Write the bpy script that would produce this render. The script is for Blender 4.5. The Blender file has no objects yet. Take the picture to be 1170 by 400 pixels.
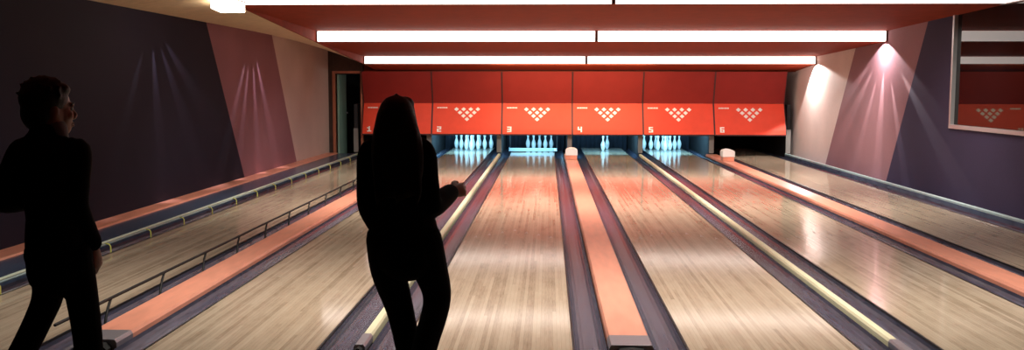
import bpy, bmesh, math, random
from mathutils import Vector, Matrix
random.seed(7)
S = bpy.context.scene
COL = S.collection
PI = math.pi

# ------------------------------------------------------------------ materials
def mat(name, col, rough=0.5, metal=0.0, spec=0.5, noise=None, coat=0.0, ior=1.5, emit=None, bump=0.0):
    m = bpy.data.materials.new(name); m.use_nodes = True
    nt = m.node_tree; b = nt.nodes['Principled BSDF']
    b.inputs['Base Color'].default_value = (*col, 1)
    b.inputs['Roughness'].default_value = rough
    b.inputs['Metallic'].default_value = metal
    b.inputs['IOR'].default_value = ior
    b.inputs['Specular IOR Level'].default_value = spec
    if coat:
        b.inputs['Coat Weight'].default_value = coat
        b.inputs['Coat Roughness'].default_value = 0.12
    if emit:
        b.inputs['Emission Color'].default_value = (*emit[0], 1)
        b.inputs['Emission Strength'].default_value = emit[1]
    if noise:                       # (scale xyz, amount)
        sc, amt = noise
        tc = nt.nodes.new('ShaderNodeTexCoord'); mp = nt.nodes.new('ShaderNodeMapping')
        mp.inputs['Scale'].default_value = sc
        nz = nt.nodes.new('ShaderNodeTexNoise'); nz.inputs['Detail'].default_value = 5
        mr = nt.nodes.new('ShaderNodeMapRange')
        mr.inputs['From Min'].default_value = 0.3; mr.inputs['From Max'].default_value = 0.7
        mr.inputs['To Min'].default_value = 1 - amt; mr.inputs['To Max'].default_value = 1 + amt
        mx = nt.nodes.new('ShaderNodeVectorMath'); mx.operation = 'SCALE'
        mx.inputs[0].default_value = col
        nt.links.new(tc.outputs['Object'], mp.inputs['Vector'])
        nt.links.new(mp.outputs['Vector'], nz.inputs['Vector'])
        nt.links.new(nz.outputs['Fac'], mr.inputs['Value'])
        nt.links.new(mr.outputs['Result'], mx.inputs['Scale'])
        nt.links.new(mx.outputs['Vector'], b.inputs['Base Color'])
        if bump:
            bp = nt.nodes.new('ShaderNodeBump'); bp.inputs['Strength'].default_value = bump
            bp.inputs['Distance'].default_value = 0.004
            nt.links.new(nz.outputs['Fac'], bp.inputs['Height'])
            nt.links.new(bp.outputs['Normal'], b.inputs['Normal'])
    return m

def math_node(nt, op, a=None, b=None):
    n = nt.nodes.new('ShaderNodeMath'); n.operation = op
    for i, v in enumerate((a, b)):
        if v is None: continue
        if isinstance(v, (int, float)): n.inputs[i].default_value = v
        else: nt.links.new(v, n.inputs[i])
    return n.outputs[0]

def lane_material():
    m = bpy.data.materials.new('varnished lane boards'); m.use_nodes = True
    nt = m.node_tree; b = nt.nodes['Principled BSDF']; L = nt.links
    tc = nt.nodes.new('ShaderNodeTexCoord'); sep = nt.nodes.new('ShaderNodeSeparateXYZ')
    L.new(tc.outputs['Object'], sep.inputs[0])
    oi = nt.nodes.new('ShaderNodeObjectInfo')
    bx = math_node(nt, 'DIVIDE', sep.outputs[0], 0.0269)
    bid = math_node(nt, 'FLOOR', bx)
    frac = math_node(nt, 'FRACT', bx)
    wn = nt.nodes.new('ShaderNodeTexWhiteNoise'); wn.noise_dimensions = '2D'
    cmb = nt.nodes.new('ShaderNodeCombineXYZ'); L.new(bid, cmb.inputs[0])
    # boards are laid in staggered lengths
    seg = math_node(nt, 'FLOOR', math_node(nt, 'DIVIDE', math_node(nt, 'ADD', sep.outputs[1], math_node(nt, 'MULTIPLY', bid, 1.37)), 3.1))
    L.new(math_node(nt, 'ADD', seg, math_node(nt, 'MULTIPLY', oi.outputs['Random'], 40.0)), cmb.inputs[1])
    L.new(cmb.outputs[0], wn.inputs['Vector'])
    mp = nt.nodes.new('ShaderNodeMapping'); mp.inputs['Scale'].default_value = (42, 1.3, 1)
    L.new(tc.outputs['Object'], mp.inputs['Vector'])
    nz = nt.nodes.new('ShaderNodeTexNoise'); nz.inputs['Detail'].default_value = 6; nz.inputs['Roughness'].default_value = 0.65
    L.new(mp.outputs[0], nz.inputs['Vector'])
    mp2 = nt.nodes.new('ShaderNodeMapping'); mp2.inputs['Scale'].default_value = (1.6, 0.5, 1)
    L.new(tc.outputs['Object'], mp2.inputs['Vector'])
    nz2 = nt.nodes.new('ShaderNodeTexNoise'); nz2.inputs['Detail'].default_value = 3
    L.new(mp2.outputs[0], nz2.inputs['Vector'])
    f = math_node(nt, 'ADD', math_node(nt, 'MULTIPLY', wn.outputs['Value'], 0.32), math_node(nt, 'MULTIPLY', nz.outputs['Fac'], 0.62))
    f = math_node(nt, 'ADD', f, math_node(nt, 'MULTIPLY', nz2.outputs['Fac'], 0.45))
    rp = nt.nodes.new('ShaderNodeValToRGB'); L.new(f, rp.inputs[0])
    e = rp.color_ramp.elements
    e[0].position = 0.38; e[0].color = (0.27, 0.20, 0.135, 1)
    e[1].position = 1.0; e[1].color = (0.56, 0.46, 0.34, 1)
    k = e.new(0.66); k.color = (0.45, 0.355, 0.255, 1)
    # dark hairline joint between boards
    ed = math_node(nt, 'LESS_THAN', frac, 0.05)
    mx = nt.nodes.new('ShaderNodeMix'); mx.data_type = 'RGBA'
    L.new(math_node(nt, 'MULTIPLY', ed, 0.45), mx.inputs[0]); L.new(rp.outputs[0], mx.inputs[6])
    mx.inputs[7].default_value = (0.12, 0.075, 0.045, 1)
    L.new(mx.outputs[2], b.inputs['Base Color'])
    b.inputs['Roughness'].default_value = 0.095
    b.inputs['IOR'].default_value = 1.5
    b.inputs['Specular IOR Level'].default_value = 0.32
    bp = nt.nodes.new('ShaderNodeBump'); bp.inputs['Strength'].default_value = 0.05; bp.inputs['Distance'].default_value = 0.002
    L.new(nz2.outputs['Fac'], bp.inputs['Height']); L.new(bp.outputs['Normal'], b.inputs['Normal'])
    return m

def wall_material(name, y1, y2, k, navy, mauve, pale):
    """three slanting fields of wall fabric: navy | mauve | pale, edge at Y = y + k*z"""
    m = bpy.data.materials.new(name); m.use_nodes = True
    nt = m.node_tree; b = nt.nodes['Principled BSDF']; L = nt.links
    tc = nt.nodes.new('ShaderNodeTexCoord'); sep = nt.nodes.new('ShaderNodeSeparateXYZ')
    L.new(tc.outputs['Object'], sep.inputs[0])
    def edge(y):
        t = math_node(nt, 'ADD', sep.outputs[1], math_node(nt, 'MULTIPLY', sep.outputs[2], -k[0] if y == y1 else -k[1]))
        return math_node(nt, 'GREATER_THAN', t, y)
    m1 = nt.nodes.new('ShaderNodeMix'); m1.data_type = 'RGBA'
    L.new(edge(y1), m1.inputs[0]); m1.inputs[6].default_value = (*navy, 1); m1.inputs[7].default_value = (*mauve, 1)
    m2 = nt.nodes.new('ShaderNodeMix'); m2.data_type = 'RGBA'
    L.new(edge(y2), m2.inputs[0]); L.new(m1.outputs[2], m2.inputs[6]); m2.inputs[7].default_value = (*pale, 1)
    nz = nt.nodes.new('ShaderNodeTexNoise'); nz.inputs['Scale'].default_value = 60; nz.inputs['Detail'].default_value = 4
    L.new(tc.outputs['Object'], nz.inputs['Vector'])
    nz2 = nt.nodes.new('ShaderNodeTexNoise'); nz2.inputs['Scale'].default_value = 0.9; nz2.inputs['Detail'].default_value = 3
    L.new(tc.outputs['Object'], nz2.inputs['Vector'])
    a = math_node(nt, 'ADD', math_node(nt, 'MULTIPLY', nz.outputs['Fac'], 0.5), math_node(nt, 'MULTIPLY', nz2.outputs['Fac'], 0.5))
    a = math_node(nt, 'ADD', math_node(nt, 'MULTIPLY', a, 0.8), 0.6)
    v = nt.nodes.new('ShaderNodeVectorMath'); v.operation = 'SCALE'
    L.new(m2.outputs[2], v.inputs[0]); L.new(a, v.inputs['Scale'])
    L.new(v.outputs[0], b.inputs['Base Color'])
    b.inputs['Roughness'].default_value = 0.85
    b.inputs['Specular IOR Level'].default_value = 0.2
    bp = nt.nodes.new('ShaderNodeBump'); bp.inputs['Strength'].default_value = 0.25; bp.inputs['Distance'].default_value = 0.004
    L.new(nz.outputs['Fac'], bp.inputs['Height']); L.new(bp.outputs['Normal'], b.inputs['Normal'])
    return m

M = {}
M['lane'] = lane_material()
M['deck'] = mat('pin deck', (0.36, 0.32, 0.27), 0.2, noise=((30, 1.5, 1), 0.15))
M['approach'] = mat('approach boards', (0.16, 0.11, 0.07), 0.3, noise=((36, 1.2, 1), 0.25))
M['peach'] = mat('salmon painted capping', (0.80, 0.33, 0.22), 0.3, spec=0.4, noise=((3, 0.6, 1), 0.10), ior=1.45)
M['gutter'] = mat('gutter plastic', (0.060, 0.062, 0.095), 0.22, spec=0.5, noise=((14, 0.7, 3), 0.35))
M['edge'] = mat('black edging', (0.012, 0.011, 0.012), 0.4)
M['strip'] = mat('pale yellow capping', (0.82, 0.78, 0.52), 0.3, noise=((2, 0.5, 1), 0.08))
M['steel'] = mat('brushed end plate', (0.42, 0.40, 0.44), 0.35, metal=0.7, noise=((2, 40, 2), 0.1))
M['black'] = mat('matt black', (0.008, 0.008, 0.008), 0.6)
M['shelf'] = mat('blue black shelf', (0.065, 0.09, 0.15), 0.25, noise=((3, 0.8, 1), 0.3))
M['palerail'] = mat('pale green rail', (0.50, 0.58, 0.46), 0.3, noise=((2, 2, 2), 0.08))
M['tealrail'] = mat('pale teal rail', (0.34, 0.47, 0.48), 0.3, noise=((2, 2, 2), 0.1))
M['yellow'] = mat('yellow green bracket', (0.55, 0.55, 0.12), 0.4)
M['ceiling'] = mat('red brown ceiling paint', (0.25, 0.034, 0.012), 0.7, spec=0.1, noise=((1.2, 1.2, 1.2), 0.12))
M['soffit'] = mat('tan ceiling tiles', (0.66, 0.50, 0.31), 0.7, noise=((1.5, 4, 1.5), 0.12))
M['dark'] = mat('dark surround', (0.012, 0.010, 0.012), 0.8)
M['backwall'] = mat('brown back wall', (0.06, 0.03, 0.022), 0.7, noise=((2, 2, 2), 0.2))
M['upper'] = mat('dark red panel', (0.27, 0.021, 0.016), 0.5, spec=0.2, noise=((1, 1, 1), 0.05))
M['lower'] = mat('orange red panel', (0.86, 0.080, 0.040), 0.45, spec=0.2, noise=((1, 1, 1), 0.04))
M['maskedge'] = mat('dark mask edge', (0.05, 0.008, 0.008), 0.5)
M['white'] = mat('white lacquer', (0.95, 0.93, 0.90), 0.35)
M['mark'] = mat('white mark', (0.96, 0.88, 0.84), 0.5)
M['pin'] = mat('pin plastic', (0.86, 0.88, 0.88), 0.25, coat=0.3)
M['kick'] = mat('kickback board', (0.02, 0.02, 0.024), 0.6)
M['kickedge'] = mat('grey kickback edge', (0.30, 0.29, 0.27), 0.5)
M['curtain'] = mat('pit curtain', (0.015, 0.018, 0.032), 0.9, noise=((25, 1, 1), 0.5))
M['sweep'] = mat('pale blue sweep bar', (0.42, 0.56, 0.66), 0.35, metal=0.2)
M['frame'] = mat('aluminium window frame', (0.55, 0.55, 0.56), 0.35, metal=0.6)
M['glass'] = mat('dark window glass', (0.006, 0.004, 0.005), 0.02, ior=1.32)
M['doorframe'] = mat('orange brown door frame', (0.42, 0.14, 0.075), 0.5, noise=((3, 3, 1), 0.1))
M['doorleaf'] = mat('grey green door leaf', (0.34, 0.56, 0.46), 0.5)
M['lampbody'] = mat('lamp housing', (0.25, 0.12, 0.09), 0.5)
M['tube'] = mat('light strip diffuser', (0.9, 0.86, 0.82), 0.4, emit=((1.0, 0.88, 0.81), 3.2))
M['panel_lamp'] = mat('ceiling lamp diffuser', (0.9, 0.9, 0.9), 0.4, emit=((1.0, 0.86, 0.70), 16.0))
M['wash'] = mat('mask wash tube', (0.9, 0.86, 0.8), 0.4, emit=((1.0, 0.74, 0.58), 20.0))
M['skin'] = mat('skin', (0.38, 0.18, 0.12), 0.5, noise=((30, 30, 30), 0.05))
M['hair'] = mat('black hair', (0.008, 0.006, 0.005), 0.55, noise=((80, 80, 6), 0.3), bump=0.4)
M['cloth'] = mat('black jacket cloth', (0.008, 0.008, 0.009), 0.9, spec=0.15, noise=((40, 40, 40), 0.2), bump=0.3)
M['trouser'] = mat('black trouser cloth', (0.007, 0.007, 0.009), 0.9, spec=0.15, noise=((60, 60, 60), 0.2), bump=0.3)
M['shoe'] = mat('dark shoe leather', (0.02, 0.015, 0.012), 0.4)
M['sole'] = mat('shoe sole', (0.10, 0.09, 0.08), 0.7)
M['eye'] = mat('eye', (0.7, 0.68, 0.65), 0.2)
M['iris'] = mat('iris', (0.03, 0.018, 0.01), 0.2)
M['lip'] = mat('lips', (0.32, 0.10, 0.08), 0.45)

# ------------------------------------------------------------------ mesh builder
class MB:
    def __init__(s): s.v = []; s.f = []; s.mi = []; s.m = 0
    def add(s, vs, fs):
        o = len(s.v); s.v += [tuple(v) for v in vs]
        for f in fs: s.f.append(tuple(i + o for i in f)); s.mi.append(s.m)
        return s
    def box(s, x0, x1, y0, y1, z0, z1):
        return s.add([(x0,y0,z0),(x1,y0,z0),(x1,y1,z0),(x0,y1,z0),(x0,y0,z1),(x1,y0,z1),(x1,y1,z1),(x0,y1,z1)],
                     [(0,3,2,1),(4,5,6,7),(0,1,5,4),(1,2,6,5),(2,3,7,6),(3,0,4,7)])
    def prism_y(s, prof, y0, y1):            # closed profile in (x,z), counter-clockwise seen from -Y
        n = len(prof)
        vs = [(x, y0, z) for x, z in prof] + [(x, y1, z) for x, z in prof]
        fs = [tuple(range(n)), tuple(range(2*n-1, n-1, -1))]
        fs += [(i, i+n, (i+1) % n + n, (i+1) % n) for i in range(n)]
        return s.add(vs, fs)
    def prism_x(s, prof, x0, x1):            # closed profile in (y,z)
        n = len(prof)
        vs = [(x0, y, z) for y, z in prof] + [(x1, y, z) for y, z in prof]
        fs = [tuple(range(n-1, -1, -1)), tuple(range(n, 2*n))]
        fs += [(i, (i+1) % n, (i+1) % n + n, i+n) for i in range(n)]
        return s.add(vs, fs)
    def lathe(s, prof, n=20, c=(0,0,0)):     # prof: (r,z) bottom to top
        vs = []; fs = []
        for r, z in prof:
            for k in range(n):
                a = 2*PI*k/n; vs.append((c[0]+r*math.cos(a), c[1]+r*math.sin(a), c[2]+z))
        for j in range(len(prof)-1):
            for k in range(n):
                fs.append((j*n+k, j*n+(k+1) % n, (j+1)*n+(k+1) % n, (j+1)*n+k))
        fs.append(tuple(range(n-1, -1, -1))); fs.append(tuple((len(prof)-1)*n+k for k in range(n)))
        return s.add(vs, fs)
    def tube(s, pts, rad, n=12, ref=(1,0,0), caps=True):
        """swept ellipse; rad: list of r or (a,b); a along ref, b across"""
        pts = [Vector(p) for p in pts]; R = [(r, r) if isinstance(r, (int, float)) else r for r in rad]
        rings = []
        N = len(pts)
        for i, p in enumerate(pts):
            t = (pts[min(i+1, N-1)] - pts[max(i-1, 0)]).normalized()
            u = Vector(ref) - t*t.dot(Vector(ref))
            if u.length < 0.15: u = Vector((0,1,0)) - t*t.y
            u.normalize(); v = t.cross(u)
            rings.append((p, t, u, v, *R[i]))
        if caps:
            p, t, u, v, a, b = rings[0]; q = min(a, b)
            pre = [(p - t*q*c, t, u, v, a*k, b*k) for c, k in ((0.95, 0.3), (0.75, 0.66), (0.4, 0.92))]
            p, t, u, v, a, b = rings[-1]; q = min(a, b)
            post = [(p + t*q*c, t, u, v, a*k, b*k) for c, k in ((0.4, 0.92), (0.75, 0.66), (0.95, 0.3))]
            rings = pre + rings + post
        vs = []; fs = []
        for p, t, u, v, a, b in rings:
            for k in range(n):
                th = 2*PI*k/n; vs.append(p + u*(a*math.cos(th)) + v*(b*math.sin(th)))
        for j in range(len(rings)-1):
            for k in range(n):
                fs.append((j*n+k, j*n+(k+1) % n, (j+1)*n+(k+1) % n, (j+1)*n+k))
        fs.append(tuple(range(n-1, -1, -1))); fs.append(tuple((len(rings)-1)*n+k for k in range(n)))
        return s.add(vs, fs)
    def limb(s, pts, rad, n=16, ref=(1,0,0), sub=5):
        """smooth (Catmull-Rom) swept limb"""
        P = [Vector(p) for p in pts]; R = [Vector((r, r)) if isinstance(r, (int, float)) else Vector(r) for r in rad]
        op = []; orr = []
        def cr(a, b, c, d, t): return 0.5*((2*b) + (c-a)*t + (2*a-5*b+4*c-d)*t*t + (3*b-a-3*c+d)*t**3)
        for i in range(len(P)-1):
            a, b, c, d = P[max(i-1,0)], P[i], P[i+1], P[min(i+2,len(P)-1)]
            ra, rb, rc, rd = R[max(i-1,0)], R[i], R[i+1], R[min(i+2,len(P)-1)]
            for k in range(sub):
                t = k/sub; op.append(cr(a,b,c,d,t)); orr.append(tuple(cr(ra,rb,rc,rd,t)))
        op.append(P[-1]); orr.append(tuple(R[-1]))
        return s.tube(op, orr, n, ref)
    def ellipsoid(s, c, r, rot=None, n=20, m=12):
        vs = []; fs = []; c = Vector(c)
        for j in range(m+1):
            ph = -PI/2 + PI*(j if 0 < j < m else (0.02 if j == 0 else m-0.02))/m
            for k in range(n):
                th = 2*PI*k/n
                p = Vector((r[0]*math.cos(ph)*math.cos(th), r[1]*math.cos(ph)*math.sin(th), r[2]*math.sin(ph)))
                if rot: p = rot @ p
                vs.append(c+p)
        for j in range(m):
            for k in range(n): fs.append((j*n+k, j*n+(k+1) % n, (j+1)*n+(k+1) % n, (j+1)*n+k))
        fs.append(tuple(range(n-1,-1,-1))); fs.append(tuple(m*n+k for k in range(n)))
        return s.add(vs, fs)
    def mesh(s, name):
        me = bpy.data.meshes.new(name); me.from_pydata(s.v, [], s.f); me.update()
        return me

def obj(name, mb, mats, parent=None, smooth=False, bevel=0, recalc=True):
    me = mb.mesh(name)
    if recalc:
        bm = bmesh.new(); bm.from_mesh(me); bmesh.ops.recalc_face_normals(bm, faces=bm.faces)
        if bevel:
            bmesh.ops.bevel(bm, geom=[e for e in bm.edges if len(e.link_faces) == 2 and e.calc_face_angle(0) > 0.6],
                            offset=bevel, segments=2, affect='EDGES', profile=0.6)
        bm.to_mesh(me); bm.free()
    for m in (mats if isinstance(mats, (list, tuple)) else [mats]): me.materials.append(m)
    if isinstance(mats, (list, tuple)) and not bevel:
        for p, i in zip(me.polygons, mb.mi): p.material_index = i
    if smooth:
        for p in me.polygons: p.use_smooth = True
    o = bpy.data.objects.new(name, me); COL.objects.link(o)
    if parent: o.parent = parent
    return o

def tag(o, label, cat, group=None):
    o['label'] = label; o['category'] = cat
    if group: o['group'] = group
    return o

def thing(name, label, cat, loc=(0,0,0), group=None, rotz=0):
    o = bpy.data.objects.new(name, None); COL.objects.link(o)
    o.location = loc; o.rotation_euler = (0,0,rotz); o.empty_display_size = 0.1
    return tag(o, label, cat, group)

def struct(name, mb, mats, parent=None, **k):
    o = obj(name, mb, mats, parent, **k)
    if not parent: o['kind'] = 'structure'
    return o

def dup(root, loc, label, group=None):
    r = root.copy(); COL.objects.link(r); r.location = loc; r['label'] = label
    if group: r['group'] = group
    for ch in list(root.children):
        c = ch.copy(); COL.objects.link(c); c.parent = r
        for g in list(ch.children):
            d = g.copy(); COL.objects.link(d); d.parent = c
    return r

# ------------------------------------------------------------------ measures of the place (metres, camera above the origin)
FOUL = 5.66; HEAD = 24.4; END = 25.45
LANES = [(-4.23,-3.18), (-2.47,-1.42), (-0.89,0.16), (0.88,1.93), (2.45,3.50), (4.22,5.27)]
CX = [(a+b)/2 for a, b in LANES]
WL, WR = -5.20, 5.78
MY = 22.4; MX0 = -4.374; MP = 1.649            # masks: plane, left edge, pitch
MZ0, MZK, MZ1 = 0.513, 1.23, 1.965             # bottom, kink, top
GW = 0.203
ORD = ['leftmost', 'second', 'third', 'fourth', 'fifth', 'rightmost']
EDGE_X = -4.04                                  # left edge of the stepped ceiling
RIS = [(12.4, 2.669, 2.87), (16.7, 2.394, 2.572), (21.0, 2.115, 2.268)]   # Y, bottom, top
def edge_z(y): return 2.669 - 0.0645*(y-12.4)

# ------------------------------------------------------------------ setting
b = MB()
b.box(WL-0.1, WR+0.1, -4, FOUL, -0.25, 0.0)     # approach
b.m = 1; b.box(WL-0.1, WR+0.1, FOUL, 27, -0.25, -0.13)
struct('floor', b, [M['approach'], M['dark']])

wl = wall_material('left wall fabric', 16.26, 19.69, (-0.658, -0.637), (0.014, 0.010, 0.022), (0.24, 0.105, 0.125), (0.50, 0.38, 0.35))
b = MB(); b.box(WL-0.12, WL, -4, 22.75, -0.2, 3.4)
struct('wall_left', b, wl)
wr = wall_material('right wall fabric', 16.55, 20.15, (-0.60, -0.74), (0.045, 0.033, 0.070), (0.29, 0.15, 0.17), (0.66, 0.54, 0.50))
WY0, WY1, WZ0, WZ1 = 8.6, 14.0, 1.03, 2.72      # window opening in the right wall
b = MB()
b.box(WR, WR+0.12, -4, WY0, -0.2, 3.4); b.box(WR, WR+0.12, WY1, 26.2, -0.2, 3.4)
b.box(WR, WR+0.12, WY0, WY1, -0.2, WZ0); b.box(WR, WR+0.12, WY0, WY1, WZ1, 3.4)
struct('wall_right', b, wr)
b = MB(); b.box(WL-0.1, WR+0.1, -4.1, -4.0, -0.2, 3.4)
struct('wall_front', b, M['dark'])
DX0, DX1, DZ = -5.03, -4.42, 1.92               # doorway beside the masks
b = MB()
b.box(WL-0.1, DX0, 22.65, 22.75, -0.2, 2.6); b.box(DX0, MX0, 22.65, 22.75, DZ, 2.6)
b.m = 1; b.box(WL-0.1, WR+0.1, 26.1, 26.2, -0.2, 2.6)
b.box(WL-0.1, WL, 22.75, 26.1, -0.2, 2.6)
struct('wall_back', b, [M['backwall'], M['dark']])

# stepped ceiling
b = MB()
T = 0.06
def bay(y0, z0, y1, z1, x0=EDGE_X, x1=WR+0.1):
    b.prism_x([(y0, z0), (y1, z1), (y1, z1+T), (y0, z0+T)], x0, x1)
bay(-4.1, 2.90, RIS[0][0]+0.05, RIS[0][2]+0.004, WL-0.1)
for i in range(3):
    y, zb, zt = RIS[i]
    b.box(EDGE_X, WR+0.1, y+0.033, y+0.07, zb, zt+T)              # riser behind the light strip
    if i < 2: bay(y+0.033, zb, RIS[i+1][0]+0.05, RIS[i+1][2]+0.004)
bay(RIS[2][0]+0.033, RIS[2][1], 22.82, MZ1+0.01)
b.box(EDGE_X, WR+0.1, 22.8, 26.2, 1.97, 2.05)
b.box(MX0-0.02, WR+0.1, 22.74, 22.80, MZ1, 2.3)
# fascia along the left edge, between the sloping soffit and each bay
for i in range(2):
    y, zb, zt = RIS[i]; y1 = RIS[i+1][0]
    b.add([(EDGE_X, y, edge_z(y)-0.002), (EDGE_X, y1, edge_z(y1)-0.002), (EDGE_X, y1, RIS[i+1][2]+0.05), (EDGE_X, y, zb+0.05),
           (EDGE_X-0.03, y, edge_z(y)), (EDGE_X-0.03, y1, edge_z(y1)), (EDGE_X-0.03, y1, RIS[i+1][2]+0.05), (EDGE_X-0.03, y, zb+0.05)],
          [(0,1,2,3),(7,6,5,4),(0,4,5,1),(1,5,6,2),(2,6,7,3),(3,7,4,0)])
# sloping tan soffit down the left side
b.m = 1
ys = [4 + 0.5*i for i in range(38)] + [22.7]
top = 2.585
def so(y): return min(edge_z(y), 2.88)
for y0, y1 in zip(ys, ys[1:]):
    b.add([(WL, y0, top), (EDGE_X-0.012, y0, so(y0)), (EDGE_X-0.012, y1, so(y1)), (WL, y1, top),
           (WL, y0, top+T), (EDGE_X-0.012, y0, so(y0)+T), (EDGE_X-0.012, y1, so(y1)+T), (WL, y1, top+T)],
          [(0,3,2,1),(4,5,6,7),(0,1,5,4),(1,2,6,5),(2,3,7,6),(3,0,4,7)])
struct('ceiling', b, [M['ceiling'], M['soffit']], recalc=True)

# window in the right wall
w = bpy.data.objects.new('window_1', None); COL.objects.link(w); w.location = (WR, (WY0+WY1)/2, WZ0); w['kind'] = 'structure'
hw = (WY1-WY0)/2; hh = WZ1-WZ0
b = MB(); t = 0.055
b.box(-0.035, 0.10, -hw, hw, 0, t); b.box(-0.035, 0.10, -hw, hw, hh-t, hh)
b.box(-0.035, 0.10, -hw, -hw+t, t, hh-t); b.box(-0.035, 0.10, hw-t, hw, t, hh-t)
obj('window_frame', b, M['frame'], w, bevel=0.004)
b = MB(); b.box(0.02, 0.032, -hw+t, hw-t, t, hh-t)
obj('window_pane', b, M['glass'], w)

# doorway beside the masks
d = bpy.data.objects.new('door_1', None); COL.objects.link(d); d.location = (DX0, 22.65, 0); d['kind'] = 'structure'
b = MB(); dw = DX1-DX0
b.box(-0.07, 0, -0.03, 0.12, -0.13, DZ+0.06); b.box(dw-0.02, dw+0.03, 0.0, 0.12, -0.13, DZ+0.06); b.box(0, dw-0.02, -0.03, 0.12, DZ, DZ+0.06)
obj('door_frame', b, M['doorframe'], d, bevel=0.006)
b = MB(); rot = Matrix.Rotation(math.radians(85), 3, 'Z')
pts = []
for z in (-0.1, DZ-0.02):
    for x, y in ((0.0, 0.0), (0.60, 0.0), (0.60, 0.04), (0.0, 0.04)):
        p = rot @ Vector((x, y, 0)); pts.append((p.x+0.05, p.y+0.13, z))
b.add(pts, [(0,3,2,1),(4,5,6,7),(0,1,5,4),(1,2,6,5),(2,3,7,6),(3,0,4,7)])
obj('door_leaf', b, M['doorleaf'], d)
b = MB(); p = rot @ Vector((0.54, -0.03, 0)); b.lathe([(0.012,0),(0.028,0.01),(0.03,0.03),(0.02,0.05)], 12, (p.x+0.05, p.y+0.13, 0.95))
obj('door_knob', b, M['steel'], d, smooth=True)

# ------------------------------------------------------------------ lanes
def half_round(x0, x1, z_rim, depth, n=10):
    c = (x0+x1)/2; r = (x1-x0)/2
    out = []
    for i in range(n+1):
        a = PI + PI*i/n
        out.append((c + r*math.cos(a), z_rim + depth*math.sin(a)))
    return out
LANE_LABEL = [
    'leftmost wooden lane, fitted with bumper rails, behind the man in black',
    'wooden lane running under the woman\'s left side to the second red mask',
    'wooden lane just right of the woman, with a sweep bar down at its end',
    'wooden lane right of the central salmon capping, two pins left at its end',
    'wooden lane leading to the full rack under the fifth mask from the left',
    'rightmost wooden lane, along the wall with the dark window']
lanes = []
for i, (x0, x1) in enumerate(LANES):
    c = CX[i]; h = (x1-x0)/2
    t = thing('bowling_lane', LANE_LABEL[i], 'bowling lane', (c, FOUL, 0), 'bowling lanes')
    b = MB(); b.box(-h, h, 0.0, HEAD-0.55-FOUL, -0.04, 0.0)
    obj('lane_bed', b, M['lane'], t)
    b = MB(); b.box(-h, h, HEAD-0.55-FOUL, END-FOUL, -0.04, 0.0)
    o = obj('pin_deck', b, M['deck'], t)
    b = MB()                                       # black edging on both sides, standing a hair proud of the boards
    b.box(-h-0.014, -h, 0, END-FOUL, -0.06, 0.003); b.box(h, h+0.014, 0, END-FOUL, -0.06, 0.003)
    obj('edging', b, M['edge'], t)
    for sgn in (-1, 1):
        a0, a1 = (-h-0.014-GW, -h-0.014) if sgn < 0 else (h+0.014, h+0.014+GW)
        up = half_round(a0, a1, -0.012, 0.085)
        prof = [(a0, -0.115)] + [(a1, -0.115)] + up[::-1]
        b = MB(); b.prism_y(prof, 0, END-FOUL+0.2)
        g = obj('gutter', b, M['gutter'], t)
        for p in g.data.polygons:
            if len(p.vertices) == 4: p.use_smooth = False
    for k in range(-3, 4):                         # inlaid arrows
        b = MB(); x = k*0.135; y = 10.75 - FOUL - abs(k)*0.16
        b.add([(x-0.02,y-0.09,0.0005),(x,y-0.06,0.0005),(x+0.02,y-0.09,0.0005),(x,y+0.07,0.0005),
               (x-0.02,y-0.09,-0.003),(x,y-0.06,-0.003),(x+0.02,y-0.09,-0.003),(x,y+0.07,-0.003)],
              [(0,1,3),(1,2,3),(7,5,4),(7,6,5),(0,4,5,1),(1,5,6,2),(2,6,7,3),(3,7,4,0)])
        obj('arrow_inlay', b, M['approach'], t)
    lanes.append(t)

# ------------------------------------------------------------------ cappings between the lanes
def wide_cap(x, label, hood=True):
    t = thing('ball_return_capping', label, 'lane capping', (x, 0, 0), 'wide salmon cappings over the ball returns')
    hw = 0.134; y0 = 6.02
    prof = [(-hw,-0.11),(hw,-0.11),(hw,0.015),(hw-0.012,0.036),(-hw+0.012,0.036),(-hw,0.015)]
    b = MB(); b.prism_y(prof, y0, 22.74); obj('capping_board', b, M['peach'], t)
    b = MB()
    pr2 = [(-hw-0.003,-0.02),(hw+0.003,-0.02),(hw+0.003,0.018),(hw-0.010,0.040),(-hw+0.010,0.040),(-hw-0.003,0.018)]
    b.prism_y(pr2, y0-0.24, y0)
    obj('end_plate', b, M['steel'], t, bevel=0.004)
    b = MB(); b.prism_y([(-hw+0.03,-0.1),(hw-0.03,-0.1),(hw-0.03,-0.01),(hw-0.06,0.020),(0,0.030),(-hw+0.06,0.020),(-hw+0.03,-0.01)], y0-0.31, y0-0.235)
    obj('return_mouth', b, M['black'], t)
    return t
D1, D3, D5 = (LANES[0][1]+LANES[1][0])/2, (LANES[2][1]+LANES[3][0])/2, (LANES[4][1]+LANES[5][0])/2
wide_cap(D1, 'salmon capping with a grey metal end, left of the woman beside the black bumper rail')
wide_cap(D3, 'salmon capping running down the middle of the photo, white hood at its far end')
wide_cap(D5, 'salmon capping towards the right wall, near the rightmost lane')
def hood(x, y, label):
    t = thing('ball_lift_hood', label, 'hood', (x, y, 0.0375), 'white hoods on the cappings')
    b = MB(); b.box(-0.12, 0.12, -0.13, 0.16, 0.0, 0.09); obj('hood_base', b, M['peach'], t, bevel=0.008)
    prof = []
    b = MB(); n = 12
    pr = [(-0.13, 0.09), (0.13, 0.09), (0.13, 0.19)] + [(0.13*math.cos(a), 0.19+0.06*math.sin(a)) for a in [PI*k/n for k in range(1, n)]] + [(-0.13, 0.19)]
    b.prism_y(pr, -0.15, 0.18); obj('hood_cover', b, M['white'], t, bevel=0.01)
hood(D3, 21.0, 'white hood with salmon base at the far end of the central capping')
hood(D5, 20.7, 'white hood with salmon base at the far end of the right-hand capping')

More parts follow.
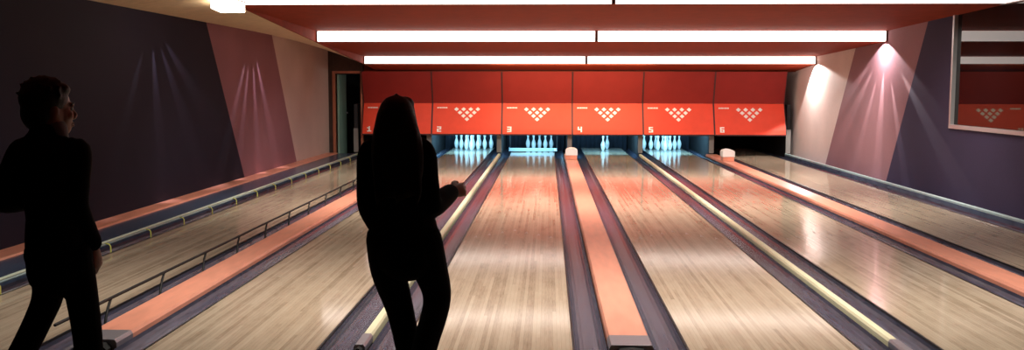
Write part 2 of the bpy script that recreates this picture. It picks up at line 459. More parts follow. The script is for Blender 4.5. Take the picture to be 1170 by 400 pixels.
def thin_cap(x, label):
    t = thing('lane_divider', label, 'lane divider', (x, 0, 0), 'narrow yellow lane dividers')
    hw = 0.032; y0 = 6.02
    b = MB(); b.prism_y([(-hw,-0.11),(hw,-0.11),(hw,0.014),(hw-0.010,0.03),(-hw+0.010,0.03),(-hw,0.014)], y0, 22.74)
    obj('divider_strip', b, M['strip'], t)
    b = MB(); b.prism_y([(-hw-0.004,-0.02),(hw+0.004,-0.02),(hw+0.004,0.018),(hw-0.008,0.034),(-hw+0.008,0.034),(-hw-0.004,0.018)], y0-0.27, y0)
    obj('end_plate', b, M['steel'], t, bevel=0.003)
    b = MB(); b.prism_y([(-hw+0.008,-0.1),(hw-0.008,-0.1),(hw-0.008,0.01),(0,0.026),(-hw+0.008,0.01)], y0-0.33, y0-0.265)
    obj('end_opening', b, M['black'], t)
D2, D4 = (LANES[1][1]+LANES[2][0])/2, (LANES[3][1]+LANES[4][0])/2
thin_cap(D2, 'narrow pale yellow divider strip passing behind the woman\'s legs')
thin_cap(D4, 'narrow pale yellow divider strip right of centre, ending at the lower right')

# ------------------------------------------------------------------ ledges and bumper rails
t = thing('wall_ledge', 'dark blue ledge with a salmon strip along the foot of the left wall', 'ledge', (WL, FOUL, 0))
b = MB(); b.box(0.27, 0.70, 0, 16.75, -0.12, 0.045); b.box(0.70, 0.735, 0, 16.75, -0.12, 0.02); obj('shelf', b, M['shelf'], t, bevel=0.006)
b = MB(); b.prism_y([(0.0,-0.12),(0.27,-0.12),(0.27,0.05),(0.255,0.062),(0.0,0.062)], 0, 16.7); obj('salmon_strip', b, M['peach'], t)

t = thing('wall_ledge', 'dark blue curb with a pale teal rail along the foot of the right wall', 'ledge', (WR, FOUL, 0))
b = MB(); b.box(-0.275, 0.0, 0, 16.8, -0.12, 0.012); b.box(-0.275, -0.23, 0, 16.8, 0.012, 0.045); obj('curb', b, M['shelf'], t)
b = MB(); b.prism_y([(-0.272,0.045),(-0.232,0.045),(-0.232,0.07),(-0.242,0.082),(-0.262,0.082),(-0.272,0.07)], 0, 16.8); obj('rail', b, M['tealrail'], t)

t = thing('bumper_rail', 'pale green bumper rail on yellow brackets beside the left wall ledge', 'bumper rail', (-4.32, FOUL, 0))
b = MB(); b.tube([(0, 0.1, 0.095), (0, 18.0, 0.095)], [0.013, 0.013], 12); obj('rail', b, M['palerail'], t, smooth=True)
b = MB(); b.tube([(-0.075, 0.1, 0.045), (-0.075, 18.0, 0.045)], [0.011, 0.011], 8); obj('lower_rail', b, M['tealrail'], t, smooth=True)
for k in range(19):
    y = 0.6 + k*0.95
    b = MB(); b.tube([(0.012, y, 0.085), (0.045, y, 0.08), (0.06, y, 0.06), (0.06, y, -0.025)], [0.007]*4, 8); obj('bracket', b, M['yellow'], t, smooth=True)
t = thing('bumper_rail', 'thin black bumper rail on bent posts left of the salmon capping', 'bumper rail', (-3.09, FOUL, 0))
b = MB(); b.tube([(0, 0.15, 0.12), (0, 18.2, 0.12)], [0.011, 0.011], 10); obj('rail', b, M['black'], t, smooth=True)
for k in range(19):
    y = 0.92 + k*0.95
    b = MB(); b.tube([(0, y, 0.115), (0.0, y-0.05, 0.06), (0.015, y-0.12, 0.0), (0.015, y-0.14, -0.085)], [0.010]*4, 8); obj('post', b, M['black'], t, smooth=True)

# ------------------------------------------------------------------ masks over the pins
def mask_y(z):                                   # folded front: kink lies 0.28 m deeper than top and bottom
    pts = [(MZ0, 0.0), (MZ0+0.10, 0.03), (MZK-0.05, 0.255), (MZK, 0.275), (MZK+0.06, 0.26), (MZ1, 0.02)]
    for (z0, y0), (z1, y1) in zip(pts, pts[1:]):
        if z <= z1: return y0 + (y1-y0)*(z-z0)/(z1-z0)
    return pts[-1][1]
def folded(x0, x1, zs, th=0.03, off=0.0):
    f = [(mask_y(z)+off, z) for z in zs]
    return [(y, z) for y, z in f] + [(y+th, z) for y, z in reversed(f)]
MASK_LABEL = [
    'leftmost red mask, beside the dark doorway and half behind the woman\'s head',
    'second red mask from the left, just right of the woman\'s head',
    'third mask from the left, orange red, above the lane with the sweep bar',
    'fourth mask from the left, orange red, above the two standing pins',
    'fifth red mask from the left, above the full rack of pins',
    'rightmost red mask, touching the right wall above the dark empty lane end']
W = MP - 0.035
DIG = {1: ['010','110','010','010','111'], 2: ['111','001','111','100','111'], 3: ['111','001','111','001','111'],
       4: ['101','101','111','001','001'], 5: ['111','100','111','001','111'], 6: ['111','100','111','101','111']}
for i in range(6):
    cx = MX0 + MP*(i+0.5)
    t = thing('pinsetter_mask', MASK_LABEL[i], 'mask', (cx, MY, 0), 'red masks over the pins')
    zs = [MZK, MZK+0.06, MZK+0.25, MZK+0.5, MZ1]
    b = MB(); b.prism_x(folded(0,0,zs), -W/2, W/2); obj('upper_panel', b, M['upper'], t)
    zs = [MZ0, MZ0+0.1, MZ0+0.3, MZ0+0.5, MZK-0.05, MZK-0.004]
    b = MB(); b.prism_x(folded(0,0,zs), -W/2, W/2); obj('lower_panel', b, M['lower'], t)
    b = MB(); zs = [MZ0-0.005, MZ0+0.1, MZK-0.05, MZK, MZK+0.06, MZ1]
    b.prism_x(folded(0,0,zs,0.09,-0.004), W/2, W/2+0.017)
    b.prism_x(folded(0,0,zs,0.09,-0.004), -W/2-0.017, -W/2)
    b.box(-W/2, W/2, 0.0, 0.06, MZ0-0.03, MZ0-0.002)
    obj('edge_trim', b, M['maskedge'], t)
    # ten white diamonds set out like a rack of pins
    b = MB()
    for row in range(4):
        for k in range(4-row):
            x = (k - (3-row)/2)*0.168; z = 1.085 - row*0.077; rr = 0.054
            q = [(x-rr*1.05, z), (x, z-rr*0.88), (x+rr*1.05, z), (x, z+rr*0.88)]
            vs = [(px, mask_y(pz)-0.004, pz) for px, pz in q] + [(px, mask_y(pz)+0.004, pz) for px, pz in q]
            b.add(vs, [(0,1,2,3),(7,6,5,4),(0,4,5,1),(1,5,6,2),(2,6,7,3),(3,7,4,0)])
    obj('pin_emblem', b, M['mark'], t)
    # small line of pale lettering, too small to read
    b = MB(); x = -0.71
    for wdt in (0.03,0.02,0.035,0.02,0.03,0.025,0.03):
        z0, z1 = 1.105, 1.135
        b.add([(x,mask_y(z0)-0.003,z0),(x+wdt,mask_y(z0)-0.003,z0),(x+wdt,mask_y(z1)-0.003,z1),(x,mask_y(z1)-0.003,z1),
               (x,mask_y(z0)+0.003,z0),(x+wdt,mask_y(z0)+0.003,z0),(x+wdt,mask_y(z1)+0.003,z1),(x,mask_y(z1)+0.003,z1)],
              [(0,1,2,3),(7,6,5,4),(0,4,5,1),(1,5,6,2),(2,6,7,3),(3,7,4,0)])
        x += wdt + 0.008
    obj('lettering', b, M['mark'], t)
    # lane number
    b = MB()
    for r, line in enumerate(DIG[i+1]):
        for k, ch in enumerate(line):
            if ch == '1':
                x0 = -0.70 + k*0.034; z1 = 0.685 - r*0.025; z0 = z1-0.025
                b.add([(x0,mask_y(z0)-0.004,z0),(x0+0.034,mask_y(z0)-0.004,z0),(x0+0.034,mask_y(z1)-0.004,z1),(x0,mask_y(z1)-0.004,z1),
                       (x0,mask_y(z0)+0.003,z0),(x0+0.034,mask_y(z0)+0.003,z0),(x0+0.034,mask_y(z1)+0.003,z1),(x0,mask_y(z1)+0.003,z1)],
                      [(0,1,2,3),(7,6,5,4),(0,4,5,1),(1,5,6,2),(2,6,7,3),(3,7,4,0)])
    obj('lane_number', b, M['mark'], t)

# kickback walls between the pin decks, curtains behind
KX = [WL+0.62, D1, D2, D3, D4, D5, WR-0.13]
KL = ['kickback board at the left end, beside the doorway', 'kickback board left of the second lane\'s pins', 'kickback board between the full rack and the sweep bar',
      'kickback board behind the central white hood', 'kickback board left of the full rack under the fifth mask', 'kickback board behind the right-hand white hood', 'kickback board against the right wall']
for x, l in zip(KX, KL):
    t = thing('kickback_board', l, 'kickback', (x, 22.75, 0), 'kickback boards between the pin decks')
    b = MB(); b.box(-0.04, 0.04, 0.02, 3.2, -0.13, 1.2); obj('board', b, M['kick'], t)
    b = MB(); b.box(-0.055, 0.055, 0.0, 0.02, 0.06, 0.62); obj('front_edge', b, M['kickedge'], t)
for i in range(6):
    b = MB(); n = 40; x0, x1 = KX[i]+0.06, KX[i+1]-0.06
    f = [(x0+(x1-x0)*k/n, 25.85+0.02*math.sin(k*1.9)) for k in range(n+1)]
    vs = [(x, y, -0.1) for x, y in f] + [(x, y, 1.1) for x, y in f] + [(x, y+0.012, -0.1) for x, y in f] + [(x, y+0.012, 1.1) for x, y in f]
    m = n+1; fs = []
    for k in range(n): fs += [(k, k+1, m+k+1, m+k), (2*m+k+1, 2*m+k, 3*m+k, 3*m+k+1), (m+k, m+k+1, 3*m+k+1, 3*m+k), (k+1, k, 2*m+k, 2*m+k+1)]
    fs += [(0, m, 3*m, 2*m), (n, 2*m+n, 3*m+n, m+n)]
    b.add(vs, fs)
    tag(obj('pit_curtain', b, M['curtain'], smooth=True), 'black curtain hanging at the back of the pit of the %s lane%s' % (ORD[i], '' if i in (0, 5) else ' from the left'), 'curtain', 'pit curtains')

# ------------------------------------------------------------------ pins
prof = [(0.0255,0),(0.029,0.004),(0.0365,0.02),(0.045,0.045),(0.0525,0.075),(0.0588,0.105),(0.0605,0.118),(0.0595,0.135),(0.055,0.165),(0.0455,0.195),
        (0.036,0.22),(0.0275,0.243),(0.0235,0.262),(0.0228,0.278),(0.0245,0.297),(0.0285,0.318),(0.0318,0.338),(0.0323,0.348),(0.030,0.362),(0.0235,0.373),(0.012,0.3795),(0.003,0.381)]
pin_me = None
SPOT = {1:(0,0),2:(-.152,.264),3:(.152,.264),4:(-.305,.528),5:(0,.528),6:(.305,.528),7:(-.457,.792),8:(-.152,.792),9:(.152,.792),10:(.457,.792)}
PLACE = {1:'at the front point',2:'left in second row',3:'right in second row',4:'left in third row',5:'middle of third row',6:'right in third row',
         7:'far left in back row',8:'left centre in back row',9:'right centre in back row',10:'far right in back row'}
RACK = {1:('full rack below mask two', range(1,11)), 2:('broken rack behind the sweep bar', (8,5,9,6,10)), 3:('pair below the fourth mask', (1,9)), 4:('full rack below mask five', range(1,11))}
for li, (nm, nums) in RACK.items():
    for n in nums:
        if pin_me is None:
            b = MB(); b.lathe(prof, 24); po = obj('bowling_pin', b, M['pin'], smooth=True); pin_me = po
            o = po
        else:
            o = pin_me.copy(); COL.objects.link(o)
        dx, dy = SPOT[n]
        o.location = (CX[li]+dx, HEAD+dy, 0.0)
        where = PLACE[n] if li != 3 else ('in front, on the left' if n == 1 else 'behind, on the right')
        tag(o, 'white bowling pin %s of the %s' % (where, nm), 'bowling pin', 'bowling pins of the ' + nm)

t = thing('sweep_bar', 'pale blue sweep bar lowered in front of the pins on the third lane', 'sweep bar', (CX[2], 23.75, 0))
b = MB(); b.box(-0.60, 0.60, 0, 0.035, 0.02, 0.10); obj('bar', b, M['sweep'], t, bevel=0.008)
for s in (-1, 1):
    b = MB(); b.box(s*0.60-0.012, s*0.60+0.012, 0.0, 0.9, 0.06, 0.09); b.box(s*0.60-0.012, s*0.60+0.012, 0.86, 0.9, 0.09, 0.55); obj('arm', b, M['kick'], t)
b = MB(); b.box(0.52, 0.585, -0.004, 0.0, 0.03, 0.09); obj('white_tip', b, M['white'], t)  # small white patch at the right end of the bar

# ------------------------------------------------------------------ lamps of the room and added fill lights
JOIN = 0.83
for i, (y, zb, zt) in enumerate(RIS):
    for s, (x0, x1) in enumerate(((EDGE_X+0.01, JOIN-0.01), (JOIN+0.01, WR-0.02))):
        lab = '%s half of the %s bright light strip across the ceiling' % (('left', 'right')[s], ('topmost', 'middle', 'lowest')[i])
        t = thing('strip_light', lab, 'ceiling light', ((x0+x1)/2, y, zb), 'light strips across the stepped ceiling')
        hwid = (x1-x0)/2; hz = zt-zb
        b = MB(); b.prism_x([(0.0, 0.012), (0.0, hz-0.012), (0.03, hz), (0.03, 0.0)], -hwid+0.015, hwid-0.015)
        obj('diffuser', b, M['tube'], t)
        b = MB(); b.box(-hwid, -hwid+0.015, 0.0, 0.03, 0, hz); b.box(hwid-0.015, hwid, 0.0, 0.03, 0, hz)
        obj('end_cap', b, M['lampbody'], t)
t = thing('ceiling_lamp', 'small boxy white lamp at upper left, beside the end of the topmost light strip', 'ceiling light', (-4.02, 12.05, 2.535))
b = MB(); b.box(-0.165, 0.165, -0.19, 0.19, 0.14, 0.155); b.box(-0.04,0.04,-0.04,0.04,0.155,0.332); obj('lamp_body', b, M['lampbody'], t, bevel=0.004)
b = MB(); b.prism_x([(-0.18,0.045),(0.18,0.02),(0.18,0.138),(-0.18,0.138)], -0.155, 0.155); obj('diffuser', b, M['panel_lamp'], t)

def lamp(name, kind, loc, target, power, col, size=0.1, size_y=None, angle=30, blend=0.5):
    l = bpy.data.lights.new(name, kind); l.energy = power; l.color = col
    if kind == 'AREA':
        l.shape = 'RECTANGLE'; l.size = size; l.size_y = size_y or size
    if kind == 'SPOT':
        l.spot_size = math.radians(angle); l.spot_blend = blend; l.shadow_soft_size = size
    o = bpy.data.objects.new(name, l); COL.objects.link(o); o.location = loc
    o.rotation_euler = (Vector(target)-Vector(loc)).to_track_quat('-Z', 'Y').to_euler()
    return o
for li, pw in ((1, 85), (2, 60), (3, 70), (4, 85)):
    lamp('pin_deck_lamp', 'AREA', (CX[li], 23.0, 0.85), (CX[li], 24.9, 0.12), pw, (0.30, 0.72, 1.0), 1.0, 0.12)

# unseen fill lights added to brighten the lanes, aimed on towards the pins
for y, z, pw in ((6.6, 2.84, 210), (12.55, 2.63, 270), (16.85, 2.36, 230)):
    o = lamp('lane_fill', 'AREA', ((EDGE_X+WR)/2, y, z), ((EDGE_X+WR)/2, y+0.35, z-1), pw, (1.0, 0.93, 0.84), 8.6, 0.12)
    o.data.spread = math.radians(135)

o = lamp('mask_fill', 'AREA', ((EDGE_X+WR)/2, 21.12, 2.08), ((EDGE_X+WR)/2, 22.4, 0.9), 36, (1.0, 0.93, 0.92), 9.4, 0.1)  # unseen fill light added to brighten the whole row of masks
o = lamp('mask_fill', 'AREA', (0.55, 21.12, 2.075), (0.55, 22.4, 0.75), 58, (1.0, 0.93, 0.55), 3.6, 0.1)  # narrower warm fill, added to turn the middle masks more orange

# beams grazing the walls from the ends of the light strips
def wall_spot(d, y, z, tilt_y, ang, pw, blend, into=0.35, col=(1.0, 0.92, 0.88)):
    lamp('wall_beam', 'SPOT', (WR-d, y, z), (WR-d+into, y+tilt_y, z-1), pw, col, 0.012, angle=ang, blend=blend)
wall_spot(0.24, 21.12, 2.09, -0.3, 132, 230, 0.1)
wall_spot(0.26, 16.8, 2.37, 0.0, 136, 95, 0.1, col=(1.0, 0.90, 0.92))
for ty, ang, pw in ((2.2, 9, 800), (1.35, 10, 800), (0.65, 9, 650), (0.1, 15, 650), (-0.5, 9, 650), (-1.5, 8, 700)):
    wall_spot(0.09, 16.8, 2.36, ty, ang, pw, 0.8, 0.055)
for y0, ty, ang, pw in ((16.8, 18.0, 10, 420), (16.8, 17.0, 9, 400), (16.8, 16.0, 8, 350), (16.8, 15.2, 8, 300), (12.5, 12.7, 13, 220), (12.5, 14.1, 11, 260), (12.5, 15.6, 10, 350), (12.5, 11.2, 9, 90)):
    lamp('wall_beam', 'SPOT', (WL+0.07, y0, 2.50), (WL-0.01, ty, 0.5), pw*0.75, (0.95, 0.84, 1.0), 0.008, angle=ang*1.25, blend=1.0)

# ------------------------------------------------------------------ people
def remesh(mb, name, mats, parent, voxel=0.006, smooth_it=4, matfn=None):
    o = obj(name+'_raw', mb, M['skin'])
    r = o.modifiers.new('r', 'REMESH'); r.mode = 'VOXEL'; r.voxel_size = voxel; r.use_smooth_shade = True
    s = o.modifiers.new('s', 'SMOOTH'); s.factor = 0.5; s.iterations = smooth_it
    dg = bpy.context.evaluated_depsgraph_get()
    me = bpy.data.meshes.new_from_object(o.evaluated_get(dg)); me.name = name
    old = o.data; bpy.data.objects.remove(o); bpy.data.meshes.remove(old)
    me.materials.clear()
    for m in mats: me.materials.append(m)
    for p in me.polygons:
        p.use_smooth = True
        p.material_index = 0
    n = bpy.data.objects.new(name, me); COL.objects.link(n); n.parent = parent
    return n

def hand(mb, wrist, d, nrm, side, curl=0.35, spread=0.10):
    """d: towards the fingertips, nrm: the way the palm faces, side: direction of the thumb side (+/-1 of d x nrm)"""
    d = Vector(d).normalized(); nrm = Vector(nrm); nrm = (nrm - d*nrm.dot(d)).normalized()
    w = d.cross(nrm)*side
    wr_ = Vector(wrist)
    mb.limb([wr_-d*0.03, wr_+d*0.02, wr_+d*0.055, wr_+d*0.085], [(0.026,0.019),(0.034,0.017),(0.040,0.0155),(0.038,0.013)], 14, ref=w, sub=3)
    for k, (off, ln, r) in enumerate(((0.029,0.070,0.0088),(0.010,0.079,0.009),(-0.0095,0.073,0.0086),(-0.028,0.057,0.0078))):
        p = wr_ + d*(0.082 - abs(off)*0.18) + w*off
        dirv = (d + w*(off*spread/0.03)).normalized()
        pts = [p - dirv*0.02, p]; c = curl*(0.8+0.16*k)
        for j, fr in enumerate((0.46, 0.31, 0.23)):
            dirv = (Matrix.Rotation(-c*side if True else 0, 3, w) @ dirv) if False else (dirv*math.cos(c) + nrm*math.sin(c)).normalized()
            nn = (nrm - dirv*nrm.dot(dirv))
            p = p + dirv*ln*fr; pts.append(p)
        mb.limb(pts, [r, r*1.02, r*0.98, r*0.9, r*0.72], 10, ref=w, sub=3)
    b0 = wr_ + d*0.022 + w*0.024
    mb.limb([b0-w*0.01, b0+w*0.016+d*0.018+nrm*0.008, b0+w*0.026+d*0.045+nrm*0.016, b0+w*0.022+d*0.07+nrm*0.020], [0.014,0.0135,0.0105,0.008], 10, ref=nrm, sub=3)

def head(mb, c, yaw, sc=1.0):
    """skull, jaw, nose, brow, lips and ears; faces +Y turned by yaw"""
    R = Matrix.Rotation(yaw, 3, 'Z'); c = Vector(c)
    P = lambda x, y, z: c + R @ (Vector((x, y, z))*sc)
    E = lambda p, r: mb.ellipsoid(P(*p), [q*sc for q in r], R)
    E((0,-0.012,0.03), (0.074,0.093,0.085)); E((0,0.022,-0.02), (0.064,0.068,0.085)); E((0,0.042,-0.075), (0.040,0.042,0.036))
    E((0,0.078,0.022), (0.050,0.014,0.012)); E((0.036,0.060,-0.022), (0.022,0.022,0.020)); E((-0.036,0.060,-0.022), (0.022,0.022,0.020))
    mb.limb([P(0,0.082,0.018), P(0,0.092,-0.005), P(0,0.102,-0.024), P(0,0.088,-0.034)], [0.009*sc,0.010*sc,0.0125*sc,0.010*sc], 10, ref=R@Vector((1,0,0)), sub=3)
    E((0.012,0.094,-0.034), (0.009,0.011,0.008)); E((-0.012,0.094,-0.034), (0.009,0.011,0.008))
    E((0,0.084,-0.056), (0.024,0.010,0.006)); E((0,0.083,-0.067), (0.020,0.010,0.007))
    for s in (-1, 1): E((s*0.076,-0.012,-0.006), (0.010,0.021,0.032))
    return P, R

def face_bits(P, R, parent, sc):
    for s in (-1, 1):
        b = MB(); b.ellipsoid(P(s*0.031, 0.0735, 0.004), (0.0125*sc, 0.0115*sc, 0.0085*sc), R, 14, 8); e = obj('eye', b, M['eye'], parent, smooth=True)
        b = MB(); b.ellipsoid(P(s*0.031, 0.0835, 0.004), (0.0055*sc, 0.0028*sc, 0.0055*sc), R, 12, 8); obj('iris', b, M['iris'], e, smooth=True)
        b = MB(); b.limb([P(s*0.014,0.091,0.023), P(s*0.032,0.088,0.029), P(s*0.050,0.072,0.024)], [0.0035*sc]*3, 8, sub=3); obj('eyebrow', b, M['hair'], parent, smooth=True)
    b = MB(); b.ellipsoid(P(0,0.0895,-0.0575), (0.022*sc,0.007*sc,0.0045*sc), R, 14, 8); b.ellipsoid(P(0,0.089,-0.067), (0.019*sc,0.007*sc,0.0055*sc), R, 14, 8)
    obj('lips', b, M['lip'], parent, smooth=True)

def shoe(ankle, toe, parent):
    a = Vector(ankle); tv = Vector(toe); d = (tv-a); d.z = 0; d.normalize()
    heel = a - d*0.055
    hz = a.z - 0.07
    b = MB()
    b.limb([Vector((heel.x, heel.y, hz+0.035)), Vector((a.x+d.x*0.02, a.y+d.y*0.02, hz+0.045)), a + d*0.10 + Vector((0,0,(tv.z-a.z)*0.55-0.0)), Vector((tv.x, tv.y, tv.z))],
           [(0.036,0.034),(0.040,0.046),(0.045,0.034),(0.034,0.024)], 16, ref=(d.y,-d.x,0), sub=4)
    b.limb([a+Vector((0,0,0.05)), a, a-Vector((0,0,0.03))], [0.042,0.044,0.042], 14, sub=3)
    s = remesh(b, 'shoe', [M['shoe']], parent, 0.006, 3)
    b = MB()
    b.tube([Vector((heel.x, heel.y, hz+0.008)), Vector((a.x+d.x*0.02, a.y+d.y*0.02, hz+0.008)), a + d*0.10 + Vector((0,0,(tv.z-a.z)*0.55-0.03)), Vector((tv.x, tv.y, tv.z-0.018))],
           [(0.037,0.008),(0.041,0.008),(0.046,0.009),(0.036,0.008)], 14, ref=(d.y,-d.x,0))
    obj('sole', b, M['sole'], s, smooth=True)

# --- woman, standing just before the foul line with her back to the camera
t = thing('person', 'person with long dark hair in black jacket and trousers, right hand held out', 'person', (-0.72, 4.70, 0))
b = MB()
hc = (-0.022, 0.02, 1.455)
P, R = head(b, hc, math.radians(-8), 0.97)
b.limb([(-0.015,-0.02,1.28), (-0.02,-0.005,1.36), (-0.022,0.0,1.43)], [(0.060,0.055),(0.050,0.052),(0.052,0.056)], 16)
b.limb([(0,0,0.80), (0.0,0,0.90), (0.0,0.005,1.02), (-0.005,0.0,1.14), (-0.01,-0.005,1.25), (-0.015,-0.01,1.32)], [(0.155,0.10),(0.16,0.11),(0.125,0.09),(0.145,0.10),(0.155,0.095),(0.09,0.065)], 20)
LA = [(-0.150,-0.01,1.285), (-0.160,-0.03,1.15), (-0.160,-0.045,1.03), (-0.125,0.02,0.92), (-0.10,0.075,0.83)]
RA = [(0.112,-0.01,1.275), (0.128,-0.03,1.15), (0.148,-0.03,1.035), (0.182,0.10,1.045), (0.215,0.215,1.068)]
b.limb(LA, [0.052,0.044,0.038,0.034,0.025]); b.limb(RA, [0.052,0.044,0.038,0.034,0.025])
LL = [(-0.085,0.0,0.86), (-0.075,0.02,0.70), (-0.020,0.035,0.49), (0.02,0.025,0.30), (0.05,0.01,0.085)]
RL_ = [(0.10,0.0,0.86), (0.130,0.03,0.72), (0.165,0.05,0.545), (0.125,-0.09,0.36), (0.085,-0.25,0.17)]
b.limb(LL, [0.088,0.078,0.056,0.052,0.036]); b.limb(RL_, [0.088,0.078,0.056,0.052,0.036])
hand(b, (0.224,0.245,1.073), (0.55,0.80,0.05), (-0.8,0.5,-0.45), 1, 0.30)
hand(b, (-0.098,0.085,0.815), (0.15,0.35,-1), (1,0,0), 1, 0.35)
for ank, toe in ((LL[-1], (0.055,0.19,0.03)), (RL_[-1], (0.10,-0.10,0.035))):
    b.limb([Vector(ank)+Vector((0,0,0.02)), Vector(ank), (Vector(ank)+Vector(toe))/2, Vector(toe)], [0.034,0.033,0.03,0.022], 12)
remesh(b, 'body', [M['skin']], t, 0.0048, 3)
face_bits(P, R, t, 0.97)
# trousers
b = MB()
b.limb([(0.005,0,0.80),(0.005,0,0.91),(0.0,0,1.0)], [(0.175,0.118),(0.172,0.122),(0.15,0.11)], 20)
b.limb(LL[:4]+[(0.045,0.012,0.13)], [0.098,0.090,0.070,0.064,0.056]); b.limb(RL_[:4]+[(0.09,-0.23,0.20)], [0.098,0.090,0.071,0.064,0.056])
remesh(b, 'trousers', [M['trouser']], t, 0.007, 3)
# jacket with sleeves and collar
b = MB()
b.limb([(0.012,0.0,0.775),(0.010,0.0,0.86),(0.008,0.0,0.98),(0.004,-0.005,1.12),(-0.008,-0.012,1.24),(-0.015,-0.015,1.305),(-0.018,-0.012,1.35)],
       [(0.164,0.128),(0.164,0.130),(0.156,0.122),(0.166,0.126),(0.162,0.118),(0.118,0.088),(0.066,0.066)], 22)
b.limb([(-0.02,-0.012,1.335),(-0.02,-0.01,1.375)], [(0.064,0.064),(0.060,0.062)], 16)
b.limb([(-0.05,-0.012,1.335),(-0.10,-0.012,1.31)]+LA[:4]+[(-0.105,0.065,0.85)], [0.055,0.062,0.066,0.060,0.053,0.049,0.043]); b.limb([(0.03,-0.012,1.335),(0.085,-0.012,1.31)]+RA, [0.055,0.062,0.063,0.060,0.058,0.056,0.048])
remesh(b, 'jacket', [M['cloth']], t, 0.007, 3)
# long hair
b = MB()
b.limb([(-0.022,-0.012,1.574),(-0.022,-0.012,1.568),(-0.022,-0.012,1.557),(-0.022,-0.013,1.538),(-0.022,-0.016,1.514),(-0.022,-0.02,1.488),(-0.021,-0.035,1.44),(-0.015,-0.065,1.36),(-0.005,-0.095,1.27),(-0.002,-0.115,1.17),(0.0,-0.118,1.10)],
       [(0.010,0.012),(0.034,0.042),(0.053,0.064),(0.070,0.082),(0.082,0.093),(0.091,0.098),(0.103,0.088),(0.122,0.072),(0.128,0.052),(0.118,0.036),(0.09,0.022)], 22)
for sx in (-1, 1): b.ellipsoid(P(sx*0.030, 0.018, 0.078), (0.050, 0.066, 0.038), R)   # parted at the hairline
for k in range(9):                                  # loose locks
    x = -0.10 + k*0.024
    b.limb([(x*0.9-0.01,-0.09,1.40),(x-0.005,-0.128+abs(x)*0.15,1.25),(x+0.004*(k % 3),-0.140+abs(x)*0.15,1.12+0.01*(k % 4)),(x,-0.132,1.055+0.016*((k*5) % 4))], [0.02,0.02,0.017,0.007], 8)
for s in (-1, 1):                                   # locks in front of the shoulders
    b.limb([(-0.02+s*0.060,0.03,1.51),(-0.02+s*0.070,0.035,1.43),(-0.02+s*0.080,0.045,1.35),(-0.015+s*0.08,0.085,1.24),(-0.01+s*0.075,0.120,1.15)], [0.022,0.026,0.028,0.024,0.010], 10)
remesh(b, 'hair', [M['hair']], t, 0.007, 2)
for ank, toe in ((LL[-1], (0.06,0.195,0.026)), (RL_[-1], (0.10,-0.085,0.026))): shoe(ank, toe, t)

# --- man at the left, walking, seen from behind, looking right
t = thing('person', 'person with short dark hair in black clothes at far left, looking right while walking', 'person', (-2.10, 3.98, 0))
b = MB()
hc = (-0.01, 0.02, 1.515)
P, R = head(b, hc, math.radians(-42), 1.0)
b.limb([(-0.01,-0.02,1.36), (-0.005,-0.005,1.43), (0.0,0.0,1.50)], [(0.068,0.062),(0.058,0.060),(0.058,0.062)], 16)
b.limb([(0.0,0,0.84), (0.0,0,0.93), (0.0,0.005,1.05), (0.0,0.0,1.18), (-0.008,-0.005,1.30), (-0.012,-0.01,1.38)], [(0.105,0.10),(0.108,0.11),(0.105,0.095),(0.115,0.108),(0.130,0.105),(0.08,0.07)], 20)
LA = [(-0.118,-0.01,1.335), (-0.148,-0.06,1.23), (-0.172,-0.09,1.145), (-0.145,0.04,1.13), (-0.095,0.15,1.15)]
RA = [(0.116,-0.01,1.340), (0.116,-0.02,1.22), (0.108,-0.015,1.12), (0.120,0.02,1.02), (0.135,0.05,0.945)]
b.limb(LA, [0.050,0.045,0.040,0.037,0.028]); b.limb(RA, [0.050,0.045,0.040,0.036,0.028])
LL = [(-0.058,0.0,0.90), (-0.055,0.03,0.74), (-0.105,0.02,0.60), (-0.180,-0.10,0.38), (-0.265,-0.27,0.165)]
RL_ = [(0.078,0.0,0.90), (0.092,0.03,0.70), (0.100,0.05,0.49), (0.102,0.04,0.29), (0.105,0.02,0.085)]
b.limb(LL, [0.066,0.056,0.045,0.044,0.036]); b.limb(RL_, [0.066,0.056,0.046,0.044,0.036])
hand(b, (0.137,0.058,0.925), (0.10,0.12,-1), (-1,0.1,0), -1, 0.38)
hand(b, (-0.085,0.172,1.155), (0.5,0.85,0.15), (0.3,0.0,-1), -1, 0.4)
for ank, toe in ((LL[-1], (-0.255,-0.11,0.035)), (RL_[-1], (0.12,0.21,0.03))):
    b.limb([Vector(ank)+Vector((0,0,0.02)), Vector(ank), (Vector(ank)+Vector(toe))/2, Vector(toe)], [0.038,0.037,0.033,0.024], 12)
remesh(b, 'body', [M['skin']], t, 0.0048, 3)
face_bits(P, R, t, 1.0)
b = MB()
b.limb([(0.005,0,0.83),(0.003,0,0.95),(0.0,0,1.04)], [(0.125,0.120),(0.123,0.120),(0.115,0.11)], 20)
b.limb(LL[:4]+[(-0.25,-0.245,0.20)], [0.076,0.066,0.058,0.056,0.052]); b.limb(RL_[:4]+[(0.105,0.022,0.13)], [0.076,0.066,0.060,0.056,0.052])
remesh(b, 'trousers', [M['trouser']], t, 0.007, 3)
b = MB()
b.limb([(0.012,0.0,0.90),(0.010,0.0,0.98),(0.006,0.0,1.08),(0.0,-0.005,1.20),(-0.010,-0.012,1.31),(-0.014,-0.014,1.375),(-0.012,-0.012,1.42)],
       [(0.118,0.124),(0.118,0.125),(0.116,0.118),(0.125,0.126),(0.136,0.120),(0.105,0.09),(0.068,0.070)], 22)
b.limb([(-0.08,-0.01,1.345)]+LA, [0.058,0.062,0.056,0.052,0.048,0.042]); b.limb([(0.055,-0.01,1.345)]+RA, [0.058,0.058,0.052,0.048,0.045,0.041])
remesh(b, 'jacket', [M['cloth']], t, 0.007, 3)
b = MB()                                            # collar of a pale shirt showing above the jacket
b.limb([(0.0,0.0,1.405),(0.0,0.002,1.437)], [(0.069,0.068),(0.066,0.066)], 18)
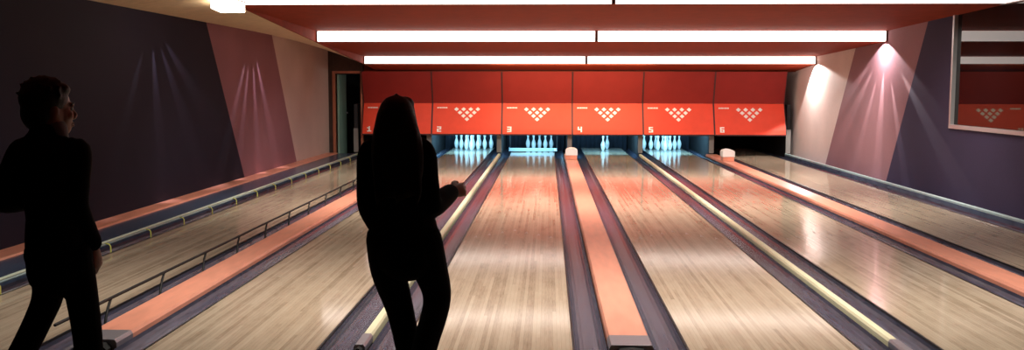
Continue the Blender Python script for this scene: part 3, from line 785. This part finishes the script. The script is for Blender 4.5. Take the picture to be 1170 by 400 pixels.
obj('shirt_collar', b, mat('grey shirt', (0.20, 0.19, 0.20), 0.8), t, smooth=True)
b = MB()
h = lambda p, r: b.ellipsoid(P(*p), [q*1.0 for q in r], R)
h((0,-0.024,0.050), (0.090,0.098,0.092)); h((0,-0.050,-0.010), (0.084,0.066,0.082)); h((0,0.030,0.086), (0.074,0.052,0.034)); h((0,-0.02,0.105), (0.070,0.078,0.038))
rng = random.Random(3)
for k in range(46):                                 # tousled tufts
    a = rng.uniform(0, 2*PI); e = rng.uniform(0.15, 1.4)
    dx, dy, dz = math.cos(e)*math.sin(a), -math.cos(e)*math.cos(a), math.sin(e)
    if dy > 0.5 and dz < 0.6: continue
    p0 = P(dx*0.076, -0.022+dy*0.086, 0.045+dz*0.078); p1 = P(dx*0.094+rng.uniform(-.012,.012), -0.024+dy*0.106+rng.uniform(-.012,.012), 0.046+dz*0.099)
    b.limb([p0, (p0+p1)/2, p1], [0.018, 0.014, 0.006], 8, sub=2)
remesh(b, 'hair', [M['hair']], t, 0.006, 2)
for ank, toe in ((LL[-1], (-0.255,-0.10,0.028)), (RL_[-1], (0.12,0.215,0.028))): shoe(ank, toe, t)

# ------------------------------------------------------------------ world, camera, view
wd = bpy.data.worlds.new('world'); S.world = wd; wd.use_nodes = True
bg = wd.node_tree.nodes['Background']; bg.inputs[0].default_value = (0.02, 0.015, 0.02, 1); bg.inputs[1].default_value = 0.02

yaw, pitch, roll = 0.0372, 0.0919, 0.0013
cy, sy, cp, sp = math.cos(yaw), math.sin(yaw), math.cos(pitch), math.sin(pitch)
fw = Vector((-sy*cp, cy*cp, -sp)); rt = Vector((cy, sy, 0)); up = rt.cross(fw)
c, s = math.cos(roll), math.sin(roll)
r2 = c*rt + s*up; u2 = -s*rt + c*up
cam = bpy.data.cameras.new('camera'); co = bpy.data.objects.new('camera', cam); COL.objects.link(co)
cam.sensor_fit = 'HORIZONTAL'; cam.sensor_width = 36; cam.lens = 36*1096/1170; cam.clip_start = 0.05
mw = Matrix((( r2.x, u2.x, -fw.x, 0), (r2.y, u2.y, -fw.y, 0), (r2.z, u2.z, -fw.z, 1.617), (0, 0, 0, 1)))
co.matrix_world = mw
S.camera = co
vs = S.view_settings
S.display_settings.display_device = 'sRGB'
vs.view_transform = 'Standard'; vs.look = 'None'; vs.gamma = 1; vs.use_curve_mapping = False
vs.exposure = 0.0
S.cycles.use_denoising = True
S.cycles.max_bounces = 10
S.cycles.sample_clamp_indirect = 6
